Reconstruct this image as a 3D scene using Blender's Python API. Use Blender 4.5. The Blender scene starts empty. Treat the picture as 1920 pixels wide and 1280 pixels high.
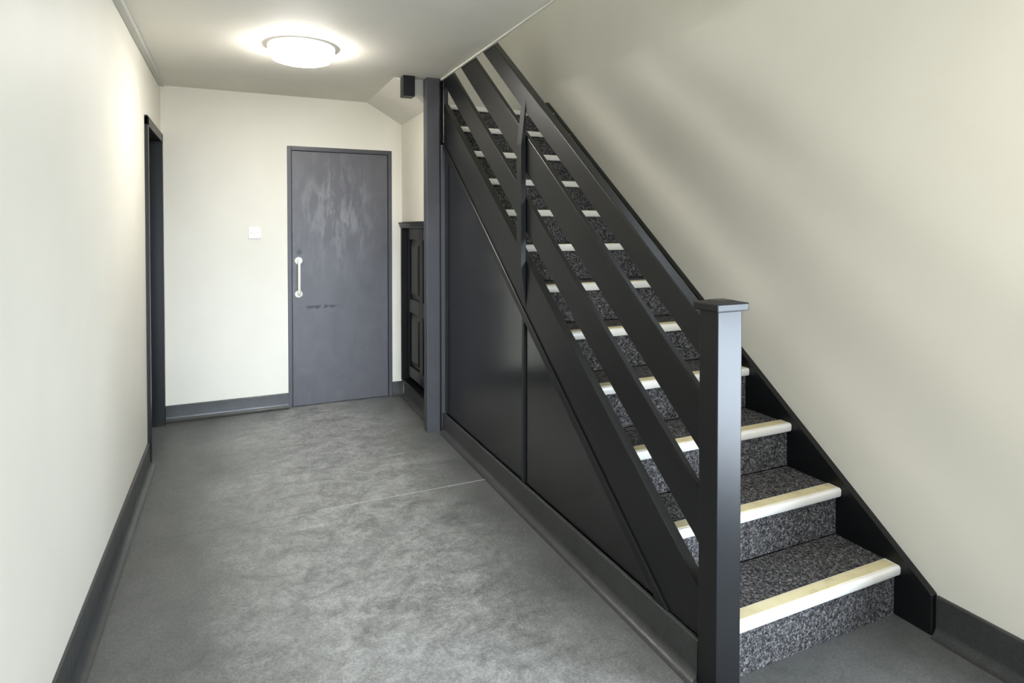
import bpy, bmesh, math, random
from mathutils import Vector, Matrix

random.seed(7)
scene = bpy.context.scene
C = scene.collection

# ------------------------------------------------------------------ camera
YAW, PITCH = math.radians(24.55), math.radians(1.02)
FPX, PPX, PPY = 1140.0, 960.0, 444.0          # focal length and principal point, 1920x1280 frame
cd = bpy.data.cameras.new('camera')
cd.sensor_fit = 'HORIZONTAL'
cd.sensor_width = 36.0
cd.lens = FPX / 1920.0 * 36.0
cd.shift_x = -(PPX - 960.0) / 1920.0
cd.shift_y = -(640.0 - PPY) / 1920.0
cd.clip_start = 0.02
cam = bpy.data.objects.new('camera', cd)
C.objects.link(cam)
cam.location = (0, 0, 1.395)
cam.rotation_euler = (math.radians(90) - PITCH, 0, -YAW)
scene.camera = cam

# ------------------------------------------------------------------ world, daylight, exposure
w = bpy.data.worlds.new('world')
scene.world = w
w.use_nodes = True
bg = w.node_tree.nodes['Background']
bg.inputs[0].default_value = (0.72, 0.84, 1.0, 1)
bg.inputs[1].default_value = 0.6


def area_light(name, loc, rot, sx, sy, power, col):
    l = bpy.data.lights.new(name, 'AREA')
    l.shape = 'RECTANGLE'
    l.size, l.size_y = sx, sy
    l.energy = power
    l.color = col
    o = bpy.data.objects.new(name, l)
    C.objects.link(o)
    o.location = loc
    o.rotation_euler = rot
    return o


# daylight: sky seen through the glazed entrance door in the right wall and through the front window
DAY = (0.76, 0.87, 1.0)
ed = area_light('entrance_daylight', (2.70, -0.12, 0.60), (math.radians(90), 0, math.radians(40)), 0.58, 1.15, 32, DAY)
ed.data.spread = math.radians(95)
fd = area_light('front_daylight', (0.45, -1.80, 1.05), (math.radians(83), 0, 0), 1.3, 1.7, 12, DAY)
fd.data.spread = math.radians(30)
sd = area_light('front_sky', (0.5, -3.6, 3.0), (math.radians(80), 0, 0), 4.0, 2.6, 560, DAY)
wd = area_light('handrail_fill', (2.42, 1.575, 2.92), (0, math.radians(90), 0), 1.0, 0.9, 18, DAY)  # added source, gives the top of the handrail its blue sheen
ud = area_light('upper_fill', (-0.80, 3.1, 4.0), (0, math.radians(-90), 0), 1.1, 1.1, 20, (0.95, 0.96, 0.94))  # added source at an invented upstairs opening, lifts the upper stairwell walls
LAMP = 82.0

scene.view_settings.view_transform = 'Standard'
scene.view_settings.look = 'None'
scene.view_settings.exposure = 0.06
scene.view_settings.gamma = 1.0
scene.view_settings.use_curve_mapping = False

# ------------------------------------------------------------------ materials
M = {}


def newmat(name):
    m = bpy.data.materials.new(name)
    m.use_nodes = True
    nt = m.node_tree
    b = nt.nodes['Principled BSDF']
    M[name] = m
    return m, nt, b


def node(nt, typ, **kw):
    n = nt.nodes.new(typ)
    for k, v in kw.items():
        if k.startswith('i_'):
            n.inputs[k[2:]].default_value = v
        else:
            setattr(n, k, v)
    return n


def ramp(nt, fac, stops):
    r = nt.nodes.new('ShaderNodeValToRGB')
    e = r.color_ramp.elements
    while len(e) < len(stops):
        e.new(0.5)
    for el, (p, c) in zip(e, stops):
        el.position = p
        el.color = (c[0], c[1], c[2], 1) if len(c) == 3 else c
    nt.links.new(fac, r.inputs[0])
    return r.outputs[0]


def noise(nt, vec, scale, detail=4, rough=0.55, dist=0.0):
    n = node(nt, 'ShaderNodeTexNoise')
    n.inputs['Scale'].default_value = scale
    n.inputs['Detail'].default_value = detail
    n.inputs['Roughness'].default_value = rough
    n.inputs['Distortion'].default_value = dist
    if vec is not None:
        nt.links.new(vec, n.inputs['Vector'])
    return n.outputs[0]


def bump(nt, b, h, strength, dist=0.002):
    bn = node(nt, 'ShaderNodeBump')
    bn.inputs['Strength'].default_value = strength
    bn.inputs['Distance'].default_value = dist
    nt.links.new(h, bn.inputs['Height'])
    nt.links.new(bn.outputs[0], b.inputs['Normal'])


def world_pos(nt):
    return node(nt, 'ShaderNodeNewGeometry').outputs['Position']


def obj_pos(nt):
    return node(nt, 'ShaderNodeTexCoord').outputs['Object']


def mapping(nt, vec, scale=(1, 1, 1), loc=(0, 0, 0)):
    m = node(nt, 'ShaderNodeMapping')
    m.inputs['Scale'].default_value = scale
    m.inputs['Location'].default_value = loc
    nt.links.new(vec, m.inputs[0])
    return m.outputs[0]


def mixc(nt, fac, a, b2, mode='MIX'):
    n = node(nt, 'ShaderNodeMix', data_type='RGBA', blend_type=mode)
    for sock, v in ((n.inputs[0], fac), (n.inputs[6], a), (n.inputs[7], b2)):
        if hasattr(v, 'links'):
            nt.links.new(v, sock)
        elif isinstance(v, (int, float)):
            sock.default_value = v
        else:
            sock.default_value = (v[0], v[1], v[2], 1)
    return n.outputs[2]


def math_n(nt, op, a, b2=None, clamp=False):
    n = node(nt, 'ShaderNodeMath', operation=op, use_clamp=clamp)
    for i, v in enumerate((a, b2)):
        if v is None:
            continue
        if hasattr(v, 'links'):
            nt.links.new(v, n.inputs[i])
        else:
            n.inputs[i].default_value = v
    return n.outputs[0]


def paint(name, col, rough, bs=0.08, var=0.03, scale=55.0):
    m, nt, b = newmat(name)
    p = world_pos(nt)
    lo = tuple(c * (1 - var) for c in col)
    hi = tuple(min(1, c * (1 + var)) for c in col)
    c = ramp(nt, noise(nt, p, 1.7, 3), [(0.3, lo), (0.7, hi)])
    nt.links.new(c, b.inputs['Base Color'])
    b.inputs['Roughness'].default_value = rough
    bump(nt, b, noise(nt, p, scale, 5), bs, 0.002)
    return m


paint('wall_paint', (0.818, 0.79, 0.69), 0.55, 0.10)
paint('ceiling_paint', (0.80, 0.77, 0.69), 0.7, 0.06)
paint('trim_paint', (0.80, 0.78, 0.70), 0.4, 0.03)
paint('trunking_paint', (0.52, 0.52, 0.47), 0.5, 0.03)
paint('white_plastic', (0.86, 0.86, 0.83), 0.3, 0.0)
paint('plate_plastic', (0.83, 0.815, 0.74), 0.35, 0.0)
paint('ivory_enamel', (0.88, 0.86, 0.76), 0.25, 0.0)
m_char = paint('charcoal_gloss', (0.0042, 0.0047, 0.0054), 0.37, 0.10, 0.15, 30)
m_char.node_tree.nodes['Principled BSDF'].inputs['Specular IOR Level'].default_value = 0.42
paint('charcoal_panel', (0.005, 0.006, 0.0065), 0.18, 0.03, 0.1, 8).node_tree.nodes['Principled BSDF'].inputs['Specular IOR Level'].default_value = 0.75
paint('charcoal_satin', (0.060, 0.059, 0.067), 0.42, 0.08, 0.15, 40)
paint('slot_black', (0.01, 0.01, 0.01), 0.6, 0.0)
paint('nosing_white', (0.86, 0.84, 0.78), 0.28, 0.02, 0.04)

# nosing insert: yellowed ivory, a little dirty
m, nt, b = newmat('nosing_insert')
p = world_pos(nt)
c = ramp(nt, noise(nt, p, 14, 5), [(0.25, (0.48, 0.42, 0.24)), (0.42, (0.70, 0.62, 0.37)), (0.75, (0.78, 0.71, 0.46))])
nt.links.new(c, b.inputs['Base Color'])
b.inputs['Roughness'].default_value = 0.38
bump(nt, b, noise(nt, p, 400, 2), 0.05, 0.001)

# flush door: dark paint with pale vertical smears, scuffs
m, nt, b = newmat('door_paint')
p = world_pos(nt)
v = noise(nt, mapping(nt, p, (17, 17, 4.5)), 1.0, 7, 0.7, 0.3)
v2 = noise(nt, mapping(nt, p, (5, 5, 3)), 1.0, 5, 0.6, 1.2)
sep = node(nt, 'ShaderNodeSeparateXYZ')
nt.links.new(p, sep.inputs[0])
X_, Z_ = sep.outputs[0], sep.outputs[2]


def bump1d(nt, v, centre, half):
    d = math_n(nt, 'ABSOLUTE', math_n(nt, 'SUBTRACT', v, centre))
    return math_n(nt, 'SUBTRACT', 1.0, math_n(nt, 'DIVIDE', d, half), True)


smear_zone = math_n(nt, 'MULTIPLY', bump1d(nt, Z_, 1.50, 0.62), bump1d(nt, X_, 0.68, 0.42))
smear = math_n(nt, 'MULTIPLY', math_n(nt, 'MULTIPLY', ramp(nt, v, [(0.46, (0, 0, 0)), (0.66, (1, 1, 1))]), smear_zone), 1.9, True)
c = ramp(nt, v2, [(0.3, (0.075, 0.072, 0.081)), (0.7, (0.105, 0.101, 0.112))])
c = mixc(nt, smear, c, (0.205, 0.205, 0.215))
scuff = math_n(nt, 'MULTIPLY', bump1d(nt, Z_, 0.765, 0.018), bump1d(nt, X_, 0.60, 0.17))
scuff = math_n(nt, 'MULTIPLY', ramp(nt, noise(nt, p, 40, 4), [(0.4, (0, 0, 0)), (0.55, (1, 1, 1))]), math_n(nt, 'MULTIPLY', scuff, 2.5, True))
c = mixc(nt, scuff, c, (0.006, 0.006, 0.007))
spot = math_n(nt, 'MULTIPLY', math_n(nt, 'MULTIPLY', bump1d(nt, Z_, 1.195, 0.03), bump1d(nt, X_, 0.455, 0.03)), 1.5, True)
c = mixc(nt, spot, c, (0.012, 0.012, 0.014))
nt.links.new(c, b.inputs['Base Color'])
r = ramp(nt, v, [(0.3, (0.34, 0.34, 0.34)), (0.7, (0.5, 0.5, 0.5))])
nt.links.new(r, b.inputs['Roughness'])
bump(nt, b, v, 0.06, 0.002)


def vinyl(name, base, worn, wear_amt, rough, lane=False):
    m, nt, b = newmat(name)
    p = world_pos(nt)
    n1 = noise(nt, p, 2.6, 7, 0.62, 0.5)                                     # broad mottling
    n2 = noise(nt, mapping(nt, p, (7, 9, 1)), 1.0, 10, 0.78, 0.5)              # rubbed scuffs
    n3 = noise(nt, p, 150, 2, 0.5)                                           # grain of the sheet
    n4 = noise(nt, mapping(nt, p, (30, 22, 1)), 1.0, 6, 0.75, 0.3)             # small scrapes
    c = ramp(nt, n1, [(0.3, tuple(x * 0.8 for x in base)), (0.7, tuple(x * 1.2 for x in base))])
    wear = ramp(nt, n2, [(0.34, (0.22, 0.22, 0.22)), (0.66, (1, 1, 1))])
    wear = math_n(nt, 'MULTIPLY', wear, ramp(nt, n4, [(0.3, (0.6, 0.6, 0.6)), (0.62, (1, 1, 1))]))
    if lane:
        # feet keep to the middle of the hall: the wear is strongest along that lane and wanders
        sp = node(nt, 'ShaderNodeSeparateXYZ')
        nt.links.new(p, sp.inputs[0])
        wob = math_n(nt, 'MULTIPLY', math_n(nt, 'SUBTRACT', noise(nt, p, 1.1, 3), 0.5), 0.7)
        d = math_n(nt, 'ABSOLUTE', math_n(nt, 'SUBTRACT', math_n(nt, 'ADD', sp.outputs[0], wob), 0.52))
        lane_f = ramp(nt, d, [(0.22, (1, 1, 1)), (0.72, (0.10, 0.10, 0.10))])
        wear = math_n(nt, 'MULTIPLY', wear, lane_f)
    c = mixc(nt, math_n(nt, 'MULTIPLY', wear, wear_amt, True), c, worn)
    c = mixc(nt, 0.42, c, mixc(nt, 1.0, c, ramp(nt, n3, [(0.35, (0.30, 0.30, 0.30)), (0.65, (1, 1, 1))]), 'MULTIPLY'))
    vor = node(nt, 'ShaderNodeTexVoronoi')
    vor.inputs['Scale'].default_value = 9
    nt.links.new(p, vor.inputs['Vector'])
    dots = ramp(nt, vor.outputs['Distance'], [(0.0, (1, 1, 1)), (0.04, (0, 0, 0))])
    dots = math_n(nt, 'MULTIPLY', dots, ramp(nt, noise(nt, p, 3, 2), [(0.5, (0, 0, 0)), (0.6, (1, 1, 1))]))
    c = mixc(nt, math_n(nt, 'MULTIPLY', dots, 0.6), c, (0.6, 0.6, 0.58))
    nt.links.new(c, b.inputs['Base Color'])
    rr = ramp(nt, n2, [(0.35, (rough,) * 3), (0.7, (min(1, rough + 0.18),) * 3)])
    nt.links.new(rr, b.inputs['Roughness'])
    bump(nt, b, n3, 0.15, 0.0015)


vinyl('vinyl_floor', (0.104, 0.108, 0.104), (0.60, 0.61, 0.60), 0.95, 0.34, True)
vinyl('vinyl_skirting', (0.038, 0.040, 0.039), (0.14, 0.14, 0.14), 0.25, 0.30)
paint('weld_bead', (0.48, 0.48, 0.46), 0.5, 0.0)

# loop carpet
m, nt, b = newmat('stair_carpet')
p = world_pos(nt)
n1 = noise(nt, p, 120, 3, 0.6, 1.0)
n2 = noise(nt, p, 48, 4, 0.7, 2.5)
mixn = math_n(nt, 'ADD', math_n(nt, 'MULTIPLY', n1, 0.6), math_n(nt, 'MULTIPLY', n2, 0.4))
c = ramp(nt, mixn, [(0.38, (0.010, 0.010, 0.011)), (0.5, (0.065, 0.063, 0.064)), (0.63, (0.30, 0.292, 0.292))])
nt.links.new(c, b.inputs['Base Color'])
b.inputs['Roughness'].default_value = 0.95
b.inputs['Specular IOR Level'].default_value = 0.1
bump(nt, b, mixn, 0.9, 0.006)

# opal lamp diffuser gives off light
m, nt, b = newmat('lamp_opal')
b.inputs['Base Color'].default_value = (0.9, 0.9, 0.9, 1)
b.inputs['Emission Color'].default_value = (1.0, 0.96, 0.90, 1)
b.inputs['Emission Strength'].default_value = LAMP

# translucent lamp body, a little of the light bleeds through
m, nt, b = newmat('lamp_body')
b.inputs['Base Color'].default_value = (0.88, 0.88, 0.86, 1)
b.inputs['Roughness'].default_value = 0.35
b.inputs['Emission Color'].default_value = (1.0, 0.98, 0.95, 1)
b.inputs['Emission Strength'].default_value = 0.75

# clear glazing
m, nt, b = newmat('clear_glass')
nt.nodes.remove(b)
tr = node(nt, 'ShaderNodeBsdfTransparent')
gl = node(nt, 'ShaderNodeBsdfGlossy')
gl.inputs['Roughness'].default_value = 0.02
mx = node(nt, 'ShaderNodeMixShader')
mx.inputs[0].default_value = 0.06
nt.links.new(tr.outputs[0], mx.inputs[1])
nt.links.new(gl.outputs[0], mx.inputs[2])
nt.links.new(mx.outputs[0], nt.nodes['Material Output'].inputs[0])

# ------------------------------------------------------------------ mesh helpers
WLOC = {}


class MB:
    """Collects geometry in world coordinates, then builds one mesh object."""

    def __init__(self):
        self.bm = bmesh.new()

    def poly_prism(self, pts3a, pts3b, bevel=0.0, seg=1):
        va = [self.bm.verts.new(p) for p in pts3a]
        vb = [self.bm.verts.new(p) for p in pts3b]
        n = len(va)
        fs = [self.bm.faces.new(va), self.bm.faces.new(vb[::-1])]
        for i in range(n):
            j = (i + 1) % n
            fs.append(self.bm.faces.new((va[j], va[i], vb[i], vb[j])))
        if bevel > 0:
            es = list({e for f in fs for e in f.edges})
            bmesh.ops.bevel(self.bm, geom=es, offset=bevel, segments=seg, profile=0.6, affect='EDGES')
        return self

    def box(self, x0, x1, y0, y1, z0, z1, bevel=0.0, seg=1):
        a = [(x0, y0, z0), (x1, y0, z0), (x1, y1, z0), (x0, y1, z0)]
        b2 = [(x, y, z1) for x, y, _ in a]
        return self.poly_prism(a, b2, bevel, seg)

    def prism_x(self, yz, x0, x1, bevel=0.0, seg=1):
        return self.poly_prism([(x0, y, z) for y, z in yz], [(x1, y, z) for y, z in yz], bevel, seg)

    def prism_y(self, xz, y0, y1, bevel=0.0, seg=1):
        return self.poly_prism([(x, y0, z) for x, z in xz], [(x, y1, z) for x, z in xz], bevel, seg)

    def lathe(self, cx, cy, prof, n=48, axis='z'):
        rings = []
        for r, h in prof:
            if r <= 1e-6:
                rings.append([self.bm.verts.new(self._ax(cx, cy, 0, 0, h, axis))])
            else:
                rings.append([self.bm.verts.new(self._ax(cx, cy, r * math.cos(2 * math.pi * k / n), r * math.sin(2 * math.pi * k / n), h, axis)) for k in range(n)])
        for a, b2 in zip(rings, rings[1:]):
            for k in range(n):
                j = (k + 1) % n
                if len(a) == 1 and len(b2) == 1:
                    continue
                if len(a) == 1:
                    self.bm.faces.new((a[0], b2[k], b2[j]))
                elif len(b2) == 1:
                    self.bm.faces.new((a[k], b2[0], a[j]))
                else:
                    self.bm.faces.new((a[k], b2[k], b2[j], a[j]))
        return self

    @staticmethod
    def _ax(cx, cy, u, v, h, axis):
        if axis == 'z':
            return (cx + u, cy + v, h)
        if axis == 'y':          # cx,cy are x,z ; h is y
            return (cx + u, h, cy + v)
        return (h, cx + u, cy + v)  # axis x: cx,cy are y,z

    def tube(self, path, r, n=12):
        pts = [Vector(p) for p in path]
        rings = []
        up = Vector((1, 0, 0))
        for i, p in enumerate(pts):
            t = (pts[min(i + 1, len(pts) - 1)] - pts[max(i - 1, 0)]).normalized()
            s = up - t * up.dot(t)
            if s.length < 1e-3:
                s = Vector((0, 1, 0)) - t * t.y
            s.normalize()
            q = t.cross(s)
            rings.append([self.bm.verts.new(p + (s * math.cos(2 * math.pi * k / n) + q * math.sin(2 * math.pi * k / n)) * r) for k in range(n)])
        for a, b2 in zip(rings, rings[1:]):
            for k in range(n):
                j = (k + 1) % n
                self.bm.faces.new((a[k], a[j], b2[j], b2[k]))
        self.bm.faces.new(rings[0][::-1])
        self.bm.faces.new(rings[-1])
        return self

    def build(self, name, mat, parent=None, label=None, smooth=False, origin=None):
        bm = self.bm
        bmesh.ops.recalc_face_normals(bm, faces=bm.faces)
        vs = [v.co for v in bm.verts]
        lo = Vector((min(v.x for v in vs), min(v.y for v in vs), min(v.z for v in vs)))
        hi = Vector((max(v.x for v in vs), max(v.y for v in vs), max(v.z for v in vs)))
        o0 = Vector(origin) if origin else Vector(((lo.x + hi.x) / 2, (lo.y + hi.y) / 2, lo.z))
        bmesh.ops.translate(bm, verts=bm.verts, vec=-o0)
        me = bpy.data.meshes.new(name)
        bm.to_mesh(me)
        bm.free()
        me.materials.append(M[mat])
        if smooth:
            me.polygons.foreach_set('use_smooth', [True] * len(me.polygons))
            try:
                me.set_sharp_from_angle(angle=math.radians(35))
            except Exception:
                pass
        o = bpy.data.objects.new(name, me)
        C.objects.link(o)
        WLOC[o.name] = o0
        if parent:
            o.parent = parent
            o.location = o0 - WLOC[parent.name]
        else:
            o.location = o0
        if label:
            o['label'] = label
        return o


def tag(o, label, cat, group=None, kind=None):
    o['label'] = label
    o['category'] = cat
    if group:
        o['group'] = group
    if kind:
        o['kind'] = kind
    return o


def thing(name, loc, label, cat, group=None, kind=None):
    o = bpy.data.objects.new(name, None)
    o.empty_display_size = 0.1
    C.objects.link(o)
    o.location = loc
    WLOC[o.name] = Vector(loc)
    return tag(o, label, cat, group, kind)


# ------------------------------------------------------------------ main dimensions
XL, XR = -0.467, 2.175          # hall left wall, stair wall
YB, YF = 4.93, -1.6             # back wall, front wall
YLB = 4.83                      # back wall over the quarter landing
ZC, ZS, ZU = 2.385, 2.62, 5.0   # hall ceiling, upper floor, upper ceiling
XE = 1.286                      # ceiling edge beside the stairwell
XS = 1.255                      # wall beside the cupboard under the landing
G, R, Y0 = 0.234, 0.185, 1.372  # going, rise, first nosing tip
SL = 0.777                      # slope of rails


# ------------------------------------------------------------------ structure
b = MB()
b.box(XL - 0.2, XR + 0.15, YF - 0.15, YB + 0.15, -0.15, 0.0)
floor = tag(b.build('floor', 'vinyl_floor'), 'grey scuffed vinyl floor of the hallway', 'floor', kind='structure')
# vinyl sheets laid on the slab, welded at the seams
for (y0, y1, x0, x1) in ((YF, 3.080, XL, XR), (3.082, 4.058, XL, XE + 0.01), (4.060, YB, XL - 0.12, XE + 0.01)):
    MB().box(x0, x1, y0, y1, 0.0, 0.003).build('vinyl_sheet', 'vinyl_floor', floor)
MB().box(0.36, XE - 0.03, 3.0790, 3.0832, 0.0022, 0.0036).build('weld_seam', 'weld_bead', floor)
MB().box(XL + 0.04, 0.62, 4.0585, 4.0600, 0.0020, 0.0030).build('weld_seam', 'vinyl_skirting', floor)

# left wall with doorway next to the back corner
DY0, DY1, DZ = 4.08, 4.885, 2.03
b = MB()
b.box(XL - 0.2, XL, YF - 0.15, DY0, 0, 3.4)
b.box(XL - 0.2, XL, YF - 0.15, 2.5, 3.4, ZU)
b.box(XL - 0.2, XL, 2.5, 3.7, 4.6, ZU)  # gap below is an added opening that lets in the upstairs fill
b.box(XL - 0.2, XL, 3.7, DY0, 3.4, ZU)
b.box(XL - 0.2, XL, DY0, DY1, DZ, ZU)
b.box(XL - 0.2, XL, DY1, YB + 0.15, 0, ZU)
tag(b.build('wall_left', 'wall_paint'), 'plain cream painted wall along the left side', 'wall', kind='structure')
# back wall with door opening
BX0, BX1, BZ = 0.369, 1.172, 2.006
b = MB()
b.box(XL, BX0, YB, YB + 0.15, 0, ZU)
b.box(BX0, BX1, YB, YB + 0.15, BZ, ZU)
b.box(BX1, XR, YB, YB + 0.15, 0, ZU)
tag(b.build('wall_back', 'wall_paint'), 'cream end wall around the dark flush door', 'wall', kind='structure')
# stair wall on the right, glazed entrance door opening out of the picture
EY0, EY1, EZ = -0.50, 0.86, 2.12
WY0, WY1, WZ0, WZ1 = 1.15, 2.00, 2.44, 3.40  # opening of the added high window above the stairs
b = MB()
b.box(XR, XR + 0.15, YF - 0.15, EY0, 0, ZU)
b.box(XR, XR + 0.15, EY0, EY1, EZ, ZU)
b.box(XR, XR + 0.15, EY1, YB + 0.15, 0, WZ0)
b.box(XR, XR + 0.15, EY1, WY0, WZ0, ZU)
b.box(XR, XR + 0.15, WY0, WY1, WZ1, ZU)
b.box(XR, XR + 0.15, WY1, YB + 0.15, WZ0, ZU)
tag(b.build('wall_right', 'wall_paint'), 'tall cream wall rising beside the staircase', 'wall', kind='structure')
b = MB()
FX0, FX1 = -0.25, 1.15
b.box(XL, FX0, YF - 0.15, YF, 0, ZC)
b.box(FX1, XR, YF - 0.15, YF, 0, ZC)
b.box(FX0, FX1, YF - 0.15, YF, 2.3, ZC)
b.box(FX0, FX1, YF - 0.15, YF, 0, 0.10)
tag(b.build('wall_front', 'wall_paint'), 'front wall behind the viewer', 'wall', kind='structure')
MB().box(XS + 0.02, XR, YLB, YB - 0.0005, 2.06, ZU).build('wall_landing', 'wall_paint')
tag(bpy.data.objects['wall_landing'], 'cream wall seen beyond the top of the stairs', 'wall', kind='structure')
# side wall over the cupboard
b = MB()
b.box(XS, XS + 0.06, 4.02, YB, 1.43, ZC)
tag(b.build('wall_side', 'wall_paint'), 'short cream wall above the dark panelled cupboard', 'wall', kind='structure')
# ceiling slab of the hall, with the part in front of the stairwell
b = MB()
b.box(XL - 0.2, XE, YF - 0.15, YB + 0.15, ZC, ZS)
b.box(XE, XR, YF - 0.15, 1.0, ZC, ZS)
tag(b.build('ceiling', 'ceiling_paint'), 'flat pale hall ceiling carrying the round lamp', 'ceiling', kind='structure')
# sloping soffit under the upper flight
b = MB()
b.prism_y([(0.975, ZC), (XS, 2.222), (XS, ZC)], 4.02, YB)
tag(b.build('ceiling_soffit', 'ceiling_paint'), 'sloping pale soffit above the cupboard in the far corner', 'soffit', kind='structure')
# upper storey shell
MB().box(XL - 0.2, XR + 0.15, YF - 0.15, YB + 0.15, ZU, ZU + 0.15).build('ceiling_upper', 'ceiling_paint')
tag(bpy.data.objects['ceiling_upper'], 'upper ceiling over the open stairwell', 'ceiling', kind='structure')
MB().box(XL, XR, 0.85, 1.0, ZS, ZU).build('wall_upper', 'wall_paint')
tag(bpy.data.objects['wall_upper'], 'upper wall across the front of the stairwell', 'wall', kind='structure')
# light strip along the ceiling edge, trunking along the left wall
MB().box(XE - 0.016, XE + 0.001, 1.002, 4.0, ZC - 0.010, ZC - 0.0005, 0.002).build('trim_1', 'trim_paint')
tag(bpy.data.objects['trim_1'], 'thin pale bead along the ceiling edge beside the stairwell', 'trim', kind='structure')
MB().box(XL, XL + 0.034, YF, 4.84, ZC - 0.026, ZC - 0.0005, 0.003).build('trim_2', 'trunking_paint')
tag(bpy.data.objects['trim_2'], 'grey trunking strip where the left wall meets the ceiling', 'trim', kind='structure')


# ------------------------------------------------------------------ coved skirtings
def cove_profile(h=0.13, t=0.012, r=0.036):
    pts = [(0.0, h), (t - 0.003, h), (t, h - 0.004), (t, r + 0.003)]
    for k in range(1, 9):
        a = math.pi / 2 * k / 8
        pts.append((t + r - r * math.cos(a), 0.003 + r - r * math.sin(a)))
    pts += [(t + r, 0.0), (0.0, 0.0)]
    return pts


def skirting(name, axis, wall, sign, a0, a1, label, h=0.13):
    pr = cove_profile(h)
    bb = MB()
    if axis == 'y':      # runs along y on plane x=wall, into the room by sign
        bb.prism_y([(wall + sign * d, z) for d, z in pr], a0, a1)
    else:
        bb.prism_x([(wall + sign * d, z) for d, z in pr], a0, a1)
    o = bb.build(name, 'vinyl_skirting', smooth=True)
    return tag(o, label, 'skirting', kind='structure')


skirting('baseboard_left', 'y', XL, 1, YF, 4.066, 'dark coved vinyl skirting along the left wall', 0.137)
skirting('baseboard_back', 'x', YB, -1, XL + 0.0, BX0, 'dark coved vinyl skirting left of the flush door', 0.118)
skirting('baseboard_corner', 'x', YB, -1, BX1, XS + 0.004, 'short dark skirting between flush door and cupboard', 0.118)
skirting('baseboard_right', 'y', XR, -1, EY1 + 0.05, 1.262, 'dark coved skirting at the foot of the right wall', 0.137)
skirting('baseboard_stair', 'y', 1.288, -1, 1.432, 3.905, 'dark coved skirting under the stair side panels', 0.132)
skirting('baseboard_cupboard', 'y', XS + 0.015, -1, 4.012, YB - 0.048, 'dark coved skirting under the panelled cupboard', 0.128)


# ------------------------------------------------------------------ doors
d1 = thing('door_1', (0.77, YB, 0), 'dark scuffed flush door in the end wall with ivory pull handle', 'door', kind='structure')
FW = 0.030
b = MB(); b.box(BX0, BX0 + FW, YB - 0.006, YB + 0.12, 0.0035, BZ, 0.002).build('frame_jamb', 'charcoal_satin', d1)
b = MB(); b.box(BX1 - FW, BX1, YB - 0.006, YB + 0.12, 0.0035, BZ, 0.002).build('frame_jamb', 'charcoal_satin', d1)
b = MB(); b.box(BX0 + FW, BX1 - FW, YB - 0.006, YB + 0.12, BZ - 0.032, BZ, 0.002).build('frame_head', 'charcoal_satin', d1)
leaf = MB().box(BX0 + FW + 0.003, BX1 - FW - 0.003, YB + 0.006, YB + 0.050, 0.006, BZ - 0.035, 0.002).build('door_leaf', 'door_paint', d1)
ph = None
HX = 0.448
path = [(HX, YB + 0.006, 0.872)]
for k in range(0, 7):
    a = math.pi / 2 * k / 6
    path.append((HX, YB - 0.030 - 0.018 * math.sin(a), 0.890 - 0.018 * math.cos(a)))
for k in range(0, 7):
    a = math.pi / 2 * (1 - k / 6)
    path.append((HX, YB - 0.030 - 0.018 * math.sin(a), 1.110 + 0.018 * math.cos(a)))
path.append((HX, YB + 0.006, 1.128))
ph = MB().tube(path, 0.0105, 14).build('pull_handle', 'ivory_enamel', d1, 'ivory D-shaped pull handle', True)
for z in (0.872, 1.128):
    MB().lathe(HX, z, [(0.0, YB + 0.006), (0.029, YB + 0.006), (0.029, YB - 0.001), (0.024, YB - 0.006), (0.0, YB - 0.006)], 28, 'y').build('rose', 'ivory_enamel', ph, None, True)

d2 = thing('door_2', (XL, 4.48, 0), 'dark framed doorway in the left wall beside the end wall', 'door', kind='structure')
AR, AP = 0.052, 0.018      # architrave width and projection
b = MB(); b.box(XL - 0.2, XL + AP, DY0 - 0.010, DY0 + 0.040, 0.0035, DZ, 0.002).build('frame_jamb', 'charcoal_gloss', d2)
b = MB(); b.box(XL - 0.2, XL + AP, DY1 - 0.040, DY1 + 0.008, 0.0035, DZ, 0.002).build('frame_jamb', 'charcoal_gloss', d2)
b = MB(); b.box(XL - 0.2, XL + AP, DY0 - 0.010, DY1 + 0.008, DZ - 0.050, DZ + 0.006, 0.002).build('frame_head', 'charcoal_gloss', d2)
l2 = MB().box(XL - 0.185, XL - 0.140, DY0 + 0.043, DY1 - 0.043, 0.008, DZ - 0.053, 0.002).build('door_leaf', 'charcoal_gloss', d2)
b = MB(); b.box(XL - 0.140, XL - 0.118, DY1 - 0.058, DY1 - 0.040, 0.004, DZ - 0.050, 0.001).build('door_stop', 'charcoal_gloss', d2)

d3 = thing('door_3', (XR, (EY0 + EY1) / 2, 0), 'glazed entrance door in the right wall near the viewer', 'door', kind='structure')
for y0 in (EY0, EY1 - 0.055):
    MB().box(XR - 0.005, XR + 0.13, y0, y0 + 0.055, 0.0035, EZ, 0.002).build('frame_jamb', 'charcoal_satin', d3)
MB().box(XR - 0.005, XR + 0.13, EY0 + 0.055, EY1 - 0.055, EZ - 0.055, EZ, 0.002).build('frame_head', 'charcoal_satin', d3)
MB().box(XR + 0.05, XR + 0.10, EY0 + 0.055, EY1 - 0.055, 0.006, 0.16, 0.002).build('bottom_rail', 'charcoal_satin', d3)
MB().box(XR + 0.05, XR + 0.10, EY0 + 0.055, EY1 - 0.055, 1.00, 1.08, 0.002).build('middle_rail', 'charcoal_satin', d3)
for z0, z1 in ((0.16, 1.00), (1.08, EZ - 0.055)):
    MB().box(XR + 0.072, XR + 0.078, EY0 + 0.055, EY1 - 0.055, z0, z1).build('glass_pane', 'clear_glass', d3)
w1 = thing('window_1', ((FX0 + FX1) / 2, YF, 0.10), 'wide front window behind the viewer', 'window', kind='structure')
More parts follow.
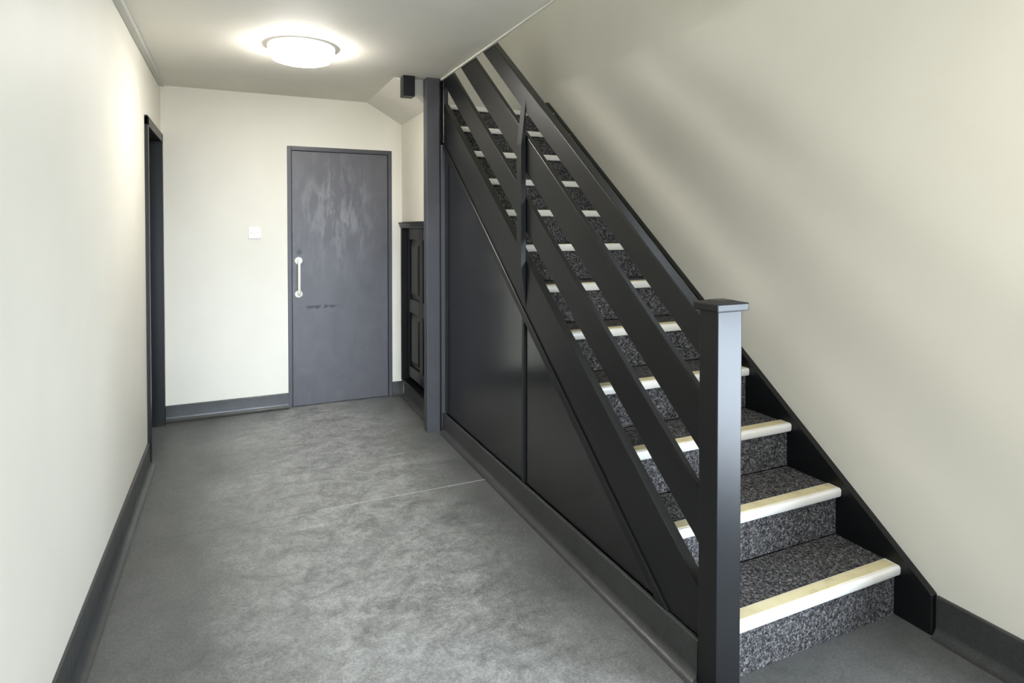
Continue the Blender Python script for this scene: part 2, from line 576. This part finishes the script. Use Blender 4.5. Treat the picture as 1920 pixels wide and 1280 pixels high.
for x0 in (FX0, (FX0 + FX1) / 2 - 0.025, FX1 - 0.05):
    MB().box(x0, x0 + 0.05, YF - 0.10, YF - 0.04, 0.10, 2.3, 0.002).build('frame_post', 'trim_paint', w1)
for z0 in (0.10, 2.25):
    MB().box(FX0 + 0.05, FX1 - 0.05, YF - 0.10, YF - 0.04, z0, z0 + 0.05, 0.002).build('frame_rail', 'trim_paint', w1)
MB().box(FX0 + 0.05, FX1 - 0.05, YF - 0.072, YF - 0.068, 0.15, 2.25).build('glass_pane', 'clear_glass', w1)

w2 = thing('window_added', (XR, (WY0 + WY1) / 2, WZ0), 'added high window in the right wall, unseen, lighting the handrail top', 'window', kind='structure')  # unseen window put in so blue light reaches the handrail
for y0 in (WY0, WY1 - 0.05):
    MB().box(XR + 0.05, XR + 0.11, y0, y0 + 0.05, WZ0, WZ1, 0.002).build('frame_post', 'trim_paint', w2)
for z0 in (WZ0, WZ1 - 0.05):
    MB().box(XR + 0.05, XR + 0.11, WY0 + 0.05, WY1 - 0.05, z0, z0 + 0.05, 0.002).build('frame_rail', 'trim_paint', w2)
MB().box(XR + 0.078, XR + 0.082, WY0 + 0.05, WY1 - 0.05, WZ0 + 0.05, WZ1 - 0.05).build('glass_pane', 'clear_glass', w2)

# ------------------------------------------------------------------ staircase
st = thing('staircase', (1.72, 1.372, 0.0035), 'dark painted staircase with charcoal carpet, pale nosings and open plank balustrade', 'staircase')
XI0, XI1 = 1.327, 2.143          # between the strings
LIP = 0.030


def step_proto():
    y, z = Y0, R
    # carpeted riser and tread in one folded piece
    prof = [(y + 0.022, 0.004), (y + 0.040, 0.004), (y + 0.040, z - 0.028), (y + G + 0.022, z - 0.028), (y + G + 0.022, z), (y + 0.052, z), (y + 0.052, z - 0.022), (y + 0.022, z - 0.022)]
    s = MB().prism_x(prof, XI0, XI1).build('step', 'stair_carpet', st, 'step covered in flecked charcoal carpet')
    # nosing: rounded lip plus flat top carrying the insert
    pr = [(y + 0.056, z - 0.004), (y + 0.056, z + 0.004), (y + 0.008, z + 0.004)]
    for k in range(1, 7):
        a = math.pi / 2 * k / 6
        pr.append((y + 0.008 - 0.010 * math.sin(a), z - 0.006 + 0.010 * math.cos(a)))
    pr += [(y - 0.001, z - LIP + 0.006), (y + 0.003, z - LIP), (y + 0.022, z - LIP), (y + 0.022, z - 0.010), (y + 0.050, z - 0.010)]
    n = MB().prism_x(pr, XI0 + 0.001, XI1 - 0.001).build('nosing', 'nosing_white', s, 'white plastic stair nosing', True)
    i = MB().box(XI0 + 0.002, XI1 - 0.010, y + 0.012, y + 0.053, z + 0.0035, z + 0.0055, 0.0008).build('tread_insert', 'nosing_insert', n, 'yellowed ivory anti-slip strip')
    return s, n, i


s0, n0, i0 = step_proto()
for k in range(1, 12):
    s = s0.copy(); C.objects.link(s); s.parent = st
    s.location = s0.location + Vector((0, k * G, k * R))
    n = n0.copy(); C.objects.link(n); n.parent = s
    i = i0.copy(); C.objects.link(i); i.parent = n
YT = Y0 + 11 * G
MB().box(XE + 0.04, XR - 0.001, YT + G + 0.023, YLB - 0.001, 12 * R - 0.14, 12 * R).build('landing', 'stair_carpet', st, 'carpeted quarter landing')


def band(c_top, c_bot, y0, y1, s=SL):
    """parallelogram in (y,z) between two sloping lines, plumb ends"""
    return [(y0, c_bot + s * y0), (y1, c_bot + s * y1), (y1, c_top + s * y1), (y0, c_top + s * y0)]


YN0, YN1 = 1.350, 1.426           # front newel
YE = 3.925                        # upper end of balustrade
# outer string, clipped by skirting top
ST, SB = -0.835, -1.092
yk = (0.134 - SB) / SL
MB().prism_x([(YN1, 0.134), (yk, 0.134), (YE, SB + SL * YE), (YE, ST + SL * YE), (YN1, ST + SL * YN1)], 1.289, 1.326, 0.0025, 2).build('outer_string', 'charcoal_gloss', st)
# batten under the string
yb0 = (0.134 - SB) / SL
yb1 = (0.134 - SB + 0.048) / SL
MB().prism_x([(yb0, 0.134), (yb1, 0.134), (YE, SB - 0.048 + SL * YE), (YE, SB + SL * YE)], 1.281, 1.300, 0.002).build('string_batten', 'charcoal_gloss', st)
# panels of the triangular side
YP = 2.683
MB().prism_x([(yb1 + 0.001, 0.134), (YP - 0.013, 0.134), (YP - 0.013, SB - 0.048 + SL * (YP - 0.013))], 1.294, 1.312).build('side_panel', 'charcoal_panel', st)
MB().prism_x([(YP + 0.013, 0.134), (YE, 0.134), (YE, SB - 0.048 + SL * YE), (YP + 0.013, SB - 0.048 + SL * (YP + 0.013))], 1.294, 1.312).build('side_panel', 'charcoal_panel', st)
MB().prism_x([(YP - 0.013, 0.134), (YP + 0.013, 0.134), (YP + 0.013, SB - 0.049 + SL * (YP + 0.013)), (YP - 0.013, SB - 0.049 + SL * (YP - 0.013))], 1.284, 1.312, 0.002).build('panel_batten', 'charcoal_gloss', st)
# rails
MB().prism_x(band(0.0, -0.122, YN1, YE), 1.288, 1.331, 0.004, 2).build('handrail', 'charcoal_gloss', st)
MB().prism_x(band(-0.230, -0.410, YN1, YE), 1.289, 1.312, 0.003, 2).build('rail', 'charcoal_gloss', st)
MB().prism_x(band(-0.532, -0.698, YN1, YE), 1.289, 1.312, 0.003, 2).build('rail', 'charcoal_gloss', st)
# upright batten fixed on the outside of the rails, ends splayed
MB().prism_y([(1.288, 0.995), (1.262, 1.200), (1.262, 1.790), (1.288, 2.005)], 2.656, 2.708, 0.002).build('upright_batten', 'charcoal_gloss', st, 'flat upright with tapered ends')
# front newel with cap
nw = MB().box(1.272, 1.366, YN0, YN1, 0.0, 1.146, 0.003, 2).build('newel_post', 'charcoal_gloss', st, 'square newel post catching blue daylight')
cx0, cx1, cy0, cy1 = 1.258, 1.381, YN0 - 0.013, YN1 + 0.013
cap = MB()
cap.poly_prism([(cx0, cy0, 1.146), (cx1, cy0, 1.146), (cx1, cy1, 1.146), (cx0, cy1, 1.146)],
               [(cx0, cy0, 1.170), (cx1, cy0, 1.170), (cx1, cy1, 1.170), (cx0, cy1, 1.170)], 0.004, 2)
cap.poly_prism([(cx0 + 0.006, cy0 + 0.006, 1.169), (cx1 - 0.006, cy0 + 0.006, 1.169), (cx1 - 0.006, cy1 - 0.006, 1.169), (cx0 + 0.006, cy1 - 0.006, 1.169)],
               [(cx0 + 0.035, cy0 + 0.030, 1.176), (cx1 - 0.035, cy0 + 0.030, 1.176), (cx1 - 0.035, cy1 - 0.030, 1.176), (cx0 + 0.035, cy1 - 0.030, 1.176)])
cap.build('newel_cap', 'charcoal_gloss', nw)
# tall framing post at the far end, its cover strip and the upper newel
MB().box(1.170, 1.260, 3.930, 4.005, 0.0, ZC - 0.001, 0.003, 2).build('support_post', 'charcoal_satin', st, 'full-height square post')
MB().box(1.270, 1.305, 3.927, 4.005, 0.0, 1.940, 0.002).build('cover_strip', 'charcoal_satin', st)
MB().box(1.287, 1.322, 3.930, 4.005, 1.942, 3.25, 0.003).build('upper_newel', 'charcoal_gloss', st)
MB().box(1.2605, 1.2695, 3.945, 4.000, 0.0, ZC - 0.002).build('backing_strip', 'charcoal_gloss', st)
# wall string
WS = -0.845
MB().prism_x([(1.265, 0.0035), (1.265, 0.142), (1.277, WS + SL * 1.277), (4.085, WS + SL * 4.085), (4.085, WS - 0.30 + SL * 4.085), (1.55, 0.0035)], 2.144, XR - 0.0005, 0.002).build('wall_string', 'charcoal_gloss', st)

# ------------------------------------------------------------------ cupboard under the landing
cb = thing('panelled_cupboard', (1.29, 4.47, 0.13), 'dark cupboard with four raised panels under the landing', 'cupboard')
CY0, CY1, CZ0, CZ1 = 4.02, 4.925, 0.130, 1.425
MB().box(1.243, 1.345, CY1 - 0.030, CY1, CZ0, CZ1 - 0.046, 0.002).build('frame_stile', 'charcoal_gloss', cb)
MB().box(1.243, 1.345, CY0, CY0 + 0.030, CZ0, CZ1 - 0.046, 0.002).build('frame_stile', 'charcoal_gloss', cb)
MB().box(1.243, 1.345, CY0 + 0.03, CY1 - 0.03, CZ0, CZ0 + 0.012, 0.002).build('sill', 'charcoal_gloss', cb)
MB().prism_y([(1.225, CZ1), (1.225, CZ1 - 0.014), (1.232, CZ1 - 0.020), (1.234, CZ1 - 0.034), (1.241, CZ1 - 0.046), (1.345, CZ1 - 0.046), (1.345, CZ1)], CY0, CY1).build('cornice', 'charcoal_gloss', cb)
# door: stiles, rails, raised panels
dx0, dx1 = 1.285, 1.315
dy0, dy1, dz0, dz1 = CY0 + 0.032, CY1 - 0.032, 0.175, CZ1 - 0.048
door = MB().box(dx1 - 0.012, dx1, dy0, dy1, dz0, dz1).build('cupboard_door', 'charcoal_gloss', cb)
ym = (dy0 + dy1) / 2
zm = 0.755
SW = 0.085
for y0, y1 in ((dy0, dy0 + SW), (ym - SW / 2, ym + SW / 2), (dy1 - SW, dy1)):
    MB().box(dx0, dx1 - 0.0125, y0, y1, dz0, dz1, 0.003).build('stile', 'charcoal_gloss', door)
for y0, y1 in ((dy0 + SW, ym - SW / 2), (ym + SW / 2, dy1 - SW)):
    for z0, z1 in ((dz0, dz0 + 0.09), (zm - 0.055, zm + 0.055), (dz1 - 0.09, dz1)):
        MB().box(dx0, dx1 - 0.0125, y0 + 0.0005, y1 - 0.0005, z0, z1, 0.003).build('cross_rail', 'charcoal_gloss', door)
    for z0, z1 in ((dz0 + 0.09, zm - 0.055), (zm + 0.055, dz1 - 0.09)):
        g = 0.022
        pb = MB()
        a = [(dx1 - 0.0125, y0 + g, z0 + g), (dx1 - 0.0125, y1 - g, z0 + g), (dx1 - 0.0125, y1 - g, z1 - g), (dx1 - 0.0125, y0 + g, z1 - g)]
        g2 = g + 0.030
        q = [(dx0 + 0.002, y0 + g2, z0 + g2), (dx0 + 0.002, y1 - g2, z0 + g2), (dx0 + 0.002, y1 - g2, z1 - g2), (dx0 + 0.002, y0 + g2, z1 - g2)]
        pb.poly_prism(a, q).build('raised_panel', 'charcoal_gloss', door)
MB().lathe(dy0 + 0.045 + 0.13, zm, [(0.0, 1.262), (0.010, 1.262), (0.014, 1.267), (0.012, 1.274), (0.006, 1.278), (0.006, 1.285), (0.0, 1.285)], 20, 'x').build('knob', 'ivory_enamel', door, 'small pale knob', True)

# ------------------------------------------------------------------ newel drop under the upper flight
nd = tag(MB().box(1.014, 1.093, 3.932, 4.019, 2.250, ZC - 0.0005, 0.004, 2).build('newel_drop', 'charcoal_gloss'),
         'black square newel end hanging below the ceiling beside the tall post', 'newel')

# ------------------------------------------------------------------ ceiling lamp
LX, LY = 0.347, 3.56
lp = thing('ceiling_lamp', (LX, LY, ZC), 'round white flush ceiling lamp, lit, above the far end of the hall', 'lamp', 'round hall ceiling lamps')
lb = MB().lathe(LX, LY, [(0.0, ZC - 0.0005), (0.176, ZC - 0.0005), (0.178, ZC - 0.003), (0.176, ZC - 0.036), (0.170, ZC - 0.040), (0.0, ZC - 0.040)], 64).build('base', 'lamp_body', lp, 'white body glowing faintly', True)
ld = MB().lathe(LX, LY, [(0.157, ZC - 0.0405), (0.159, ZC - 0.045), (0.158, ZC - 0.062), (0.151, ZC - 0.073), (0.134, ZC - 0.079), (0.08, ZC - 0.083), (0.0, ZC - 0.084)], 64).build('diffuser', 'lamp_opal', lp, 'glowing opal diffuser', True)
# unseen second lamp, added behind the viewer to warm and brighten the right wall
fill_lp = lp.copy(); C.objects.link(fill_lp); fill_lp.location = (1.10, 0.30, ZC)
fill_lp['label'] = 'added round ceiling lamp, unseen, brightening the right wall from the entrance end'
for part in (lb, ld):
    q = part.copy(); C.objects.link(q); q.parent = fill_lp

# ------------------------------------------------------------------ wall switch plate
SX0, SX1, SZ0, SZ1 = 0.094, 0.184, 1.302, 1.390
sp = thing('socket_plate', ((SX0 + SX1) / 2, YB, SZ0), 'small white wall plate left of the flush door', 'socket')
MB().box(SX0, SX1, YB - 0.010, YB - 0.0003, SZ0, SZ1, 0.003, 2).build('plate', 'plate_plastic', sp)
zc = (SZ0 + SZ1) / 2 - 0.004
for dx, dz, wd, hg in ((-0.024, 0.004, 0.009, 0.005), (0.020, 0.006, 0.009, 0.005), (-0.004, -0.004, 0.011, 0.004)):
    xm = (SX0 + SX1) / 2 + dx
    MB().box(xm - wd / 2, xm + wd / 2, YB - 0.0106, YB - 0.0095, zc + dz - hg / 2, zc + dz + hg / 2).build('pin_slot', 'trunking_paint', sp)
